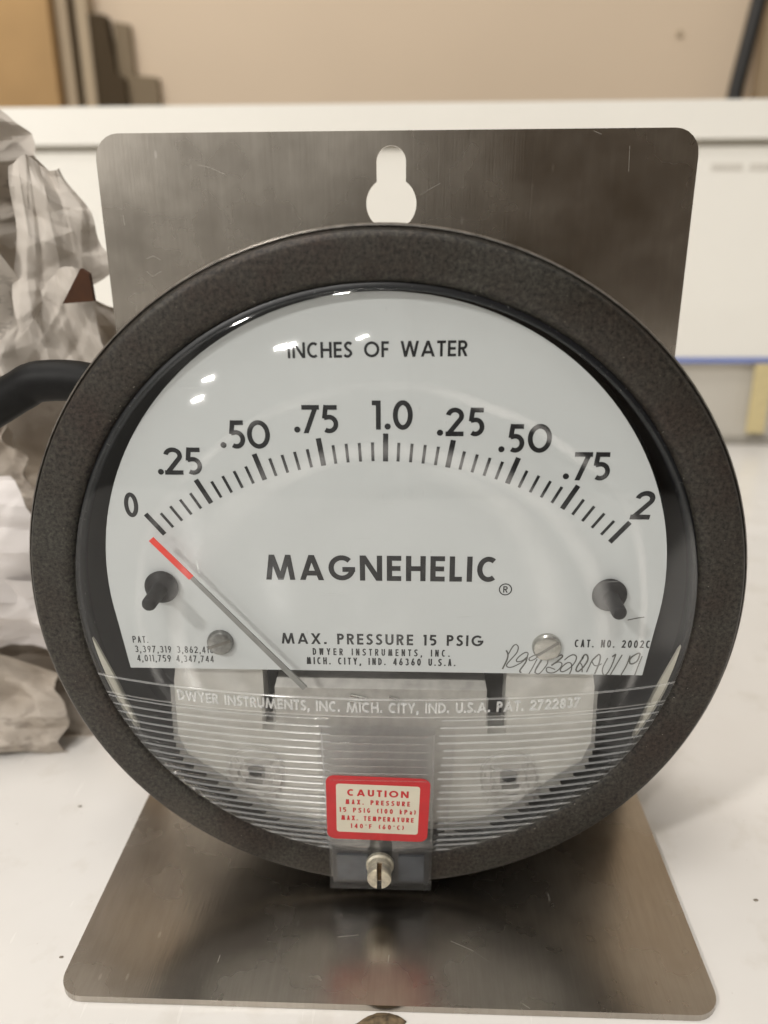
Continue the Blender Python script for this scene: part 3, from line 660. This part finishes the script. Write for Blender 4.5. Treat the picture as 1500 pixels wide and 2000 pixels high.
# stop pegs
for x, z, tilt in ((-38.0, 1.85, -.2), (38.2, 1.3, .15)):
    mb = MB()
    mb.lathe([(2.85, -.15), (2.95, -.6), (2.7, -1.15), (2.0, -1.5), (1.35, -1.75), (1.25, -2.3), (1.22, -7.0), (1.1, -7.35), (.8, -7.5), (0, -7.55)], (x, YD, z), (tilt * -.05, 1, 0), 32)
    gp(mb.build('stop_peg', BLACKM, smooth=50))
# ---- pointer
YP = -0.6
tip, mid_, end = np.array((-37.85, 11.85)), np.array((-31.78, 4.95)), np.array((-13.6, -16.0))
d = (end - tip) / np.hypot(*(end - tip)); nr = np.array((-d[1], d[0]))
mb = MB(); L = [tuple(tip + nr * .52), tuple(tip - nr * .52), tuple(mid_ - nr * .52), tuple(mid_ + nr * .52)]
pt = MB(); L2 = [tuple(mid_ + nr * .34), tuple(mid_ - nr * .34), tuple(end - nr * .5), tuple(end + nr * .5)]
pt.prism([L2], YP, YP + .35); PT = gp(pt.build('pointer', POINTER))
mb.prism([L], YP - .05, YP + .12); mb.build('pointer_tip', RED, PT)

# ---- lens
RL, HL = 51.35, 8.2
def hgt(x, z):
    q = max(0.0, 1 - (x * x + z * z) / (RL * RL))
    return 1.25 + (HL - 1)  * q ** 0.85
PITCH = 1.62; ZR0 = -17.3
zs = [RL * math.sin(t) for t in np.linspace(math.pi / 2 - .0005, math.asin(-12.7 / RL), 90)]
prof = {}
def ribh(z):
    if z > -12.9: return 0.0
    if z > -13.3: return -.18 * (1 - abs(z + 13.1) / .2)
    if z > -16.3: return 0.0
    if z > ZR0: return -.15 * (1 - min(1, abs(z + 16.8) / .5))
    t = ((ZR0 - z) / PITCH) % 1.0            # each rib: a narrow ledge with its glint painted as haze, then a shallow bulging face
    if t < .12: return -.32 * (1 - t / .12)
    return -.32 * ((t - .12) / .88) ** 2.2
zs += list(np.linspace(-12.8, ZR0, 34))
for k in range(20):
    zs += [ZR0 - PITCH * (k + t) - .001 for t in (.0, .06, .119, .24, .36, .5, .64, .78, .9, .99)]
zs += list(np.linspace(-49.7, -RL + .02, 10))
NC = 120
def lens_piece(name, rows, mt):
    mb = MB(); vs = []
    for z in rows:
        hx = math.sqrt(max(1e-6, RL * RL - z * z)) * .9999
        for j in range(NC + 1):
            x = -hx * math.cos(math.pi * j / NC)
            k = ribh(z) if z > ZR0 else (ribh(z) if (abs(x) > 9.6) else 0.0)
            edge = min(1.0, (hx - abs(x)) / 1.5)
            vs.append((x, -(hgt(x, z) + k * edge), z))
    n = NC + 1
    fs = [(i * n + j, (i + 1) * n + j, (i + 1) * n + j + 1, i * n + j + 1) for i in range(len(rows) - 1) for j in range(NC)]
    mb.add(vs, fs); mb.ledge = [i * NC + j for i in range(len(rows) - 1) for j in range(NC)
        if ((rows[i] + rows[i + 1]) / 2 < ZR0 and ((ZR0 - (rows[i] + rows[i + 1]) / 2) / PITCH) % 1.0 < .12 and abs(vs[i * n + j][0]) > 9.6)
        or -13.32 < (rows[i] + rows[i + 1]) / 2 < -12.98 or -16.9 < (rows[i] + rows[i + 1]) / 2 < -16.6]
    return mb
dome_rows = [z for z in zs if z >= -12.8]; rib_rows = [z for z in zs if z <= -12.79]
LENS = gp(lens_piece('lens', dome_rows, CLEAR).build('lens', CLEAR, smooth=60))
_rm = lens_piece('ribbed_window', rib_rows, RIBBED)
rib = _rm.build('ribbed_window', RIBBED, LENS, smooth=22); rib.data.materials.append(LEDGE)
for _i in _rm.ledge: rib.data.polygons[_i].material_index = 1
rib.matrix_parent_inverse = Matrix.Identity(4)
mb = MB(); mb.lathe([(51.35, 1.6), (51.4, -.9), (51.3, -1.22)], seg=180); mb.build('lens_wall', CLEAR, LENS, smooth=60)
# embossed maker line, raised closed strokes
def solid_strips(mb, strips, F, lo, hi):
    for k, (sp, cl) in enumerate(strips):
        vs = []; n = len(sp); e = .003 * (k % 4)
        for l, r in sp: vs += [F(l[0], l[1], lo), F(l[0], l[1], hi + e), F(r[0], r[1], hi + e), F(r[0], r[1], lo)]
        fs = []
        for i in range(n if cl else n - 1):
            a, b = 4 * i, 4 * ((i + 1) % n)
            for q in range(4): fs.append((a + q, a + (q + 1) % 4, b + (q + 1) % 4, b + q))
        if not cl: fs += [(0, 1, 2, 3), (4 * n - 1, 4 * n - 2, 4 * n - 3, 4 * n - 4)]
        mb.add(vs, fs)
mb = MB()
solid_strips(mb, text_strokes('DWYER INSTRUMENTS, INC. MICH. CITY, IND. U.S.A. PAT. 2722837', -34.6, -15.6, 1.95, 67.6, .17, {k: v * .9 for k, v in FUT.items()}),
             lambda x, z, o: (x, -(hgt(x, z) + o), z), .02, .32)
mb.build('embossed_lettering', EMBOSS, LENS)
# central tab: upper ribbed window, sticker seat and the foot lying over the bezel
XT0, XT1 = -10.2, 9.0
YT0, YTS = -8.0, .17
def ytab(z):                                # front face of the raised centre
    if z > -45.5: return -8.3 + (-20.5 - z) * 0.145
    return -4.7
tb = MB(); vs = []; rows = list(np.linspace(-20.0, -32.0, 110)) + list(np.linspace(-32.1, -47.6, 12))
for z in rows:
    t = ((-20.0 - z) / 1.75) % 1.0; k = -.3 * (1 - math.sqrt(max(0, 1 - (2 * t - 1) ** 2))) if z > -31.2 else 0
    y = YT0 + (-20 - z) * YTS
    for x in (XT0, XT0 + .35, XT0 + 1.2, XT0 + 1.25, XT1 - 1.25, XT1 - 1.2, XT1 - .35, XT1):
        inn = XT0 + 1.22 < x < XT1 - 1.22
        vs.append((x, y - (k if inn else 0) * -1 + (.35 if x in (XT0, XT1) else 0), z))
n = 8; tb.add(vs, [(i * n + j, (i + 1) * n + j, (i + 1) * n + j + 1, i * n + j + 1) for i in range(len(rows) - 1) for j in range(7)])
# side walls and ends
yt, yb_ = YT0, YT0 + 27.6 * YTS
for x in (XT0, XT1):
    tb.add([(x, yt + .35, -20), (x, yb_ + .35, -47.6), (x, yb_ + 3.4, -47.6), (x, yt + 2.6, -20)], [(0, 1, 2, 3)])
tb.quad((XT0, yt, -20), (XT1, yt, -20), (XT1, yt + 2.2, -19.6), (XT0, yt + 2.2, -19.6))
tb.quad((XT0, yb_, -47.6), (XT1, yb_, -47.6), (XT1, yb_ + 1.2, -47.9), (XT0, yb_ + 1.2, -47.9))
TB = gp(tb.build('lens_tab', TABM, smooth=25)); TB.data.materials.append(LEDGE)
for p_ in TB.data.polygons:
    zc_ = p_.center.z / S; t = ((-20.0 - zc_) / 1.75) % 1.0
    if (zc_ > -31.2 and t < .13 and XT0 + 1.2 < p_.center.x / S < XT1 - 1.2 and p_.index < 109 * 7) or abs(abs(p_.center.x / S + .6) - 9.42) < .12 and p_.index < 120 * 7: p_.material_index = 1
mb = MB(); mb.box(XT0, XT1, -2.1, -0.25, -58.9, -47.95); mb.build('tab_foot', TABM, TB)
mb = MB()
for x0, x1 in ((XT0 + 1.4, -3.0), (2.8, XT1 - 1.4)):
    mb.box(x0, x1, -1.6, -1.0, -57.2, -51.4)
mb.build('tab_reflection', simple('tab_reflection_grey', (.055, .062, .072), .2), TB)  # two paler boxes painted in for reflections on the foot
mb = MB(); mb.box(XT0 + .5, XT1 - .5, -0.8, -0.3, -58.6, -50.6); mb.build('tab_dark_backing', GASKET, TB)  # dark sheet behind the clear foot
# caution sticker on the tab
def FS(x, z, off):
    y = YT0 + (-20 - z) * YTS
    return (x, y - off, z)
cs, sn = math.cos(math.radians(-1.6)), math.sin(math.radians(-1.6))
SX, SZ = -0.85, -37.7
def FST(x, z, off):
    X = SX + x * cs - z * sn; Z = SZ + x * sn + z * cs
    return FS(X, Z, off)
def sticker(name, hwx, hz, r, lo, hi, mt, par):
    mb = MB(); mb.prism([rrect(-hwx, hwx, -hz, hz, r)], hi, lo, T=lambda x, y, z: FST(x, z, y)); return mb.build(name, mt, par)
stk = sticker('caution_sticker', 9.1, 8.0, 1.6, .06, .16, STRED, TB)
sticker('sticker_panel', 7.35, 6.1, .55, .161, .175, STWHITE, TB)
mb = MB()
for t, z0, cap, wd, sw, tab in (('CAUTION', 3.25, 1.65, 10.8, .22, FUT), ('MAX. PRESSURE', 1.15, 1.2, 11.4, .19, GOT), ('15 PSIG (100 kPa)', -.9, 1.2, 13.6, .18, GOT),
                                ('MAX. TEMPERATURE', -2.95, 1.2, 13.0, .19, GOT), ('140°F (60°C)', -5.0, 1.2, 9.6, .18, GOT)):
    put_strips(mb, text_strokes(t, -wd / 2, z0, cap, wd, sw, tab), FST, .2, .003)
mb.build('sticker_text', STRED, TB)
# zero adjusting screw
zc = (-0.65, -52.7)
mb = MB(); rr_ = 2.2
mb.lathe([(rr_ * 1.18, -2.0), (rr_ * 1.18, -2.7), (rr_ * 1.02, -2.9), (rr_ * 1.02, -4.0), (0, -4.0)], (zc[0], 0, zc[1]), (0, 1, 0), 48)
for sgn in (-1, 1):
    am = math.acos(.44 / rr_)
    for r0, y0_, y1_ in ((rr_, -5.85, -3.9), (rr_ * .95, -6.05, -5.84)):
        L = [(zc[0] + sgn * max(.44, r0 * math.cos(t)), zc[1] + r0 * math.sin(t)) for t in np.linspace(-am, am, 24)]
        mb.prism([L], y0_, y1_)
zsr = gp(mb.build('zero_screw', SCREWB, smooth=30)); fixn(zsr)
mb = MB(); mb.prism([[(zc[0] - .43, zc[1] - 1.9), (zc[0] + .43, zc[1] - 1.9), (zc[0] + .43, zc[1] + 1.9), (zc[0] - .43, zc[1] + 1.9)]], -4.25, -4.02)
mb.build('screw_slot', simple('slot_rust', (.12, .07, .03), .7, var=.5, nscale=1500), zsr)

# ================================================================== HOSE, PAPER, CRUMBS
pts = spline([(-150, 22, -30), (-118, 22, -8), (-96, 22, 12), (-81.5, 22, 23.6), (-71.5, 22, 29.6), (-67.2, 22, 32.0), (-63.2, 22, 33.7), (-54.6, 22, 33.4), (-46, 22, 30)], 6)
mb = MB(); mb.tube(pts, 3.75, 20); tag(mb.build('rubber_hose', RUBBER, smooth=60), 'thick black rubber hose curving in from the left behind the bezel', 'hose')

def crumple(name, c, rad, seed, mt, label, group, amp=.30, nplanes=46, freq=(1.2, 6.0), rot=0):
    import bmesh
    bm = bmesh.new(); bmesh.ops.create_icosphere(bm, subdivisions=6, radius=1.0)
    P = np.array([v.co[:] for v in bm.verts]); F = [tuple(v.index for v in f.verts) for f in bm.faces]; bm.free()
    rg = np.random.default_rng(seed); dsp = np.zeros(len(P))
    Q = P + 0.25 * np.sin(P[:, [1, 2, 0]] * 3.1 + rg.uniform(0, 6, 3))
    for k in range(nplanes):
        nv = rg.normal(size=3); nv /= np.linalg.norm(nv); f = rg.uniform(*freq); ph = rg.uniform(0, 1)
        t = (Q @ nv) * f / 2 + ph; tri = 2 * np.abs(t - np.floor(t + .5))
        dsp += (tri - .5) * amp / f * rg.uniform(.5, 1.3)
    P2 = P * (1 + dsp)[:, None]
    P2 = P2 * np.array(rad)[None, :]
    a = math.radians(rot); x = P2[:, 0] * math.cos(a) - P2[:, 2] * math.sin(a); z = P2[:, 0] * math.sin(a) + P2[:, 2] * math.cos(a)
    P2 = np.stack([x, P2[:, 1], z], 1)
    P2[:, 2] = np.maximum(P2[:, 2], ZT + .3 - c[2])
    mb = MB(); mb.v = [tuple(p + np.array(c)) for p in P2]; mb.f = F
    o = mb.build(name, mt, smooth=22, origin=c)
    return tag(o, label, 'packing paper', group)
def sheet(mb, corners, seed, amp=3.0, n=60, nf=14, freq=(0.8, 3.6), sag=0.0):
    """a creased sheet between four corner points, its rim uneven"""
    rg = np.random.default_rng(seed); A, B_, C_, D_ = [np.array(c, float) for c in corners]
    nrm = np.cross(B_ - A, D_ - A); nrm /= np.linalg.norm(nrm)
    U, V = np.meshgrid(np.linspace(0, 1, n), np.linspace(0, 1, n)); U = U.ravel(); V = V.ravel()
    wu = U + .045 * np.sin(V * 9 + seed) * (np.abs(U - .5) * 2) ** 2; wv = V + .05 * np.sin(U * 7 + seed * 2) * (np.abs(V - .5) * 2) ** 2
    P = ((1 - wu) * (1 - wv))[:, None] * A + (wu * (1 - wv))[:, None] * B_ + (wu * wv)[:, None] * C_ + ((1 - wu) * wv)[:, None] * D_
    dsp = np.zeros(len(U))
    for k in range(nf):
        a = rg.uniform(0, math.pi); f = rg.uniform(*freq); t = (U * math.cos(a) + V * math.sin(a)) * f + rg.uniform(0, 1) + .12 * np.sin(U * 5 + k) * V
        tri = 2 * np.abs(t - np.floor(t + .5)); dsp += (tri - .5) * amp / f ** .8 * rg.uniform(.3, 1)
    dsp -= dsp.mean(); dsp += sag * np.sin(U * math.pi) * np.sin(V * math.pi)
    P = P + dsp[:, None] * nrm
    P[:, 2] = np.maximum(P[:, 2], ZT + .3)
    mb.add([tuple(p) for p in P], [(i * n + j, i * n + j + 1, (i + 1) * n + j + 1, (i + 1) * n + j) for i in range(n - 1) for j in range(n - 1)])
gp_ = 'crumpled packing paper beside the stand'
def wad(name, sheets, mt, label, origin):
    mb = MB()
    for sh in sheets: sheet(mb, *sh[:2], **(sh[2] if len(sh) > 2 else {}))
    tag(mb.build(name, mt, smooth=16, origin=origin), label, 'packing paper', gp_)
wad('crumpled_newspaper', [
    ([(-150, 105, 96), (-83, 66, 87), (-70, 64, 55), (-150, 100, 22)], 5, dict(amp=7, sag=-6)),
    ([(-112, 60, 80), (-84, 50, 84), (-80, 52, 28), (-112, 58, 22)], 9, dict(amp=5, sag=-5)),
    ([(-150, 90, 40), (-90, 62, 44), (-84, 60, 20), (-150, 90, 14)], 14, dict(amp=6))], NEWS,
    'large crumpled sheet of newspaper standing left of the steel plate', (-110, 80, 20))
wad('crumpled_newspaper', [
    ([(-79, 56, 74), (-70.5, 60, 72.5), (-60.5, 60, 53), (-80, 50, 40)], 23, dict(amp=3.4, sag=-3)),
    ([(-82, 52, 48), (-66, 54, 52), (-60, 56, 26), (-84, 50, 26)], 31, dict(amp=3.6)),
    ([(-68, 60, 45), (-54, 60, 44), (-52, 62, 20), (-66, 58, 24)], 37, dict(amp=2.6))], NEWS,
    'folded newspaper peak tucked against the left edge of the steel plate', (-70, 56, 30))
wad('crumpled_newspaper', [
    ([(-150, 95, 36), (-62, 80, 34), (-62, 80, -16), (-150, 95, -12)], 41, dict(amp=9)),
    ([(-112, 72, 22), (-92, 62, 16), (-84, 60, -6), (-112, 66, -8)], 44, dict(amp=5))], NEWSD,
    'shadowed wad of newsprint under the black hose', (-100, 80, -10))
wad('crumpled_paper', [
    ([(-118, 56, 10), (-88, 50, 6), (-66, 52, -22), (-118, 44, -24)], 52, dict(amp=4, nf=9, freq=(.8, 2.6), sag=-4)),
    ([(-118, 46, -20), (-70, 48, -18), (-70, 54, -42), (-118, 50, -40)], 57, dict(amp=4, nf=9, freq=(.8, 2.6)))], WHITEP,
    'bright white crumpled paper left of the bezel below the hose', (-98, 54, -30))
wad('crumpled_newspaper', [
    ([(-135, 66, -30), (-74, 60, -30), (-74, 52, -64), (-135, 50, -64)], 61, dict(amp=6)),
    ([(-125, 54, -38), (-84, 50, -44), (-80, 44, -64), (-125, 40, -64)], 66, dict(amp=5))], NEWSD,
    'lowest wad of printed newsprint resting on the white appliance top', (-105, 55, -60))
# shaded cavity in the paper, painted as a dark cardboard triangle
mb = MB(); mb.prism([[(-63.5, 52.4), (-61.9, 51.4), (-61.6, 45.9), (-68.2, 45.4)]], 47, 48.5)
tag(mb.build('paper_cavity', CARDDARK, origin=(-66, 48, 45)), 'dark brown triangle painted as the shaded cardboard cavity in the newspaper', 'paper cavity')
# creased brown husk at the front edge
import bmesh
mb = MB(); rg = random.Random(4); vs = []; nr_, nc_ = 9, 14
for i in range(nr_):
    for j in range(nc_):
        u = j / (nc_ - 1); v_ = i / (nr_ - 1) - .5
        wd = 2.0 * math.sin(math.pi * min(1, .12 + u * .88)) ** .7
        vs.append((-4.6 + 9.2 * u, -25.3 + v_ * wd * 2 - 2.6 * (1 - u) ** 2, ZT + .1 + 1.1 * math.cos(v_ * 3) * math.sin(math.pi * u * .95 + .1) + rg.uniform(0, .22)))
fs = [(i * nc_ + j, i * nc_ + j + 1, (i + 1) * nc_ + j + 1, (i + 1) * nc_ + j) for i in range(nr_ - 1) for j in range(nc_ - 1)]
nn_ = len(vs); vs += [(x, y, ZT + .02) for x, y, z in vs]; fs += [tuple(q + nn_ for q in reversed(f)) for f in fs]
mb.add(vs, fs); tag(mb.build('brown_husk', BARK, origin=(0, -26, ZT)), 'curled brown flake of debris at the front edge of the steel foot', 'debris flake')
specks = [((-88.5, 16.5), .5, 'speck of grit on the white top nearest the bezel, left side'), ((-70, 24), .45, 'pale speck of grit just left of the steel foot corner'),
          ((-80, -1), .5, 'dark elongated grit speck far left of the steel foot'), ((-57.5, -15), .4, 'tiny grit speck beside the front left corner of the foot'),
          ((-44, -27.5), .4, 'grit speck in front of the left part of the foot'), ((72, 2), .5, 'grit speck on the white top at the far right')]
for (x, y), r, lb in specks:
    r *= .6
    bm = bmesh.new(); bmesh.ops.create_icosphere(bm, subdivisions=2, radius=1)
    mb = MB(); mb.v = [(x + v.co.x * r * (1.5 + .3 * rg.random()), y + v.co.y * r, ZT + r * .3 + v.co.z * r * .5 * (1 + .3 * rg.random())) for v in bm.verts]; mb.f = [tuple(v.index for v in f.verts) for f in bm.faces]; bm.free()
    tag(mb.build('grit_speck', GRIT, origin=(x, y, ZT)), lb, 'grit', 'grit specks on the appliance top')
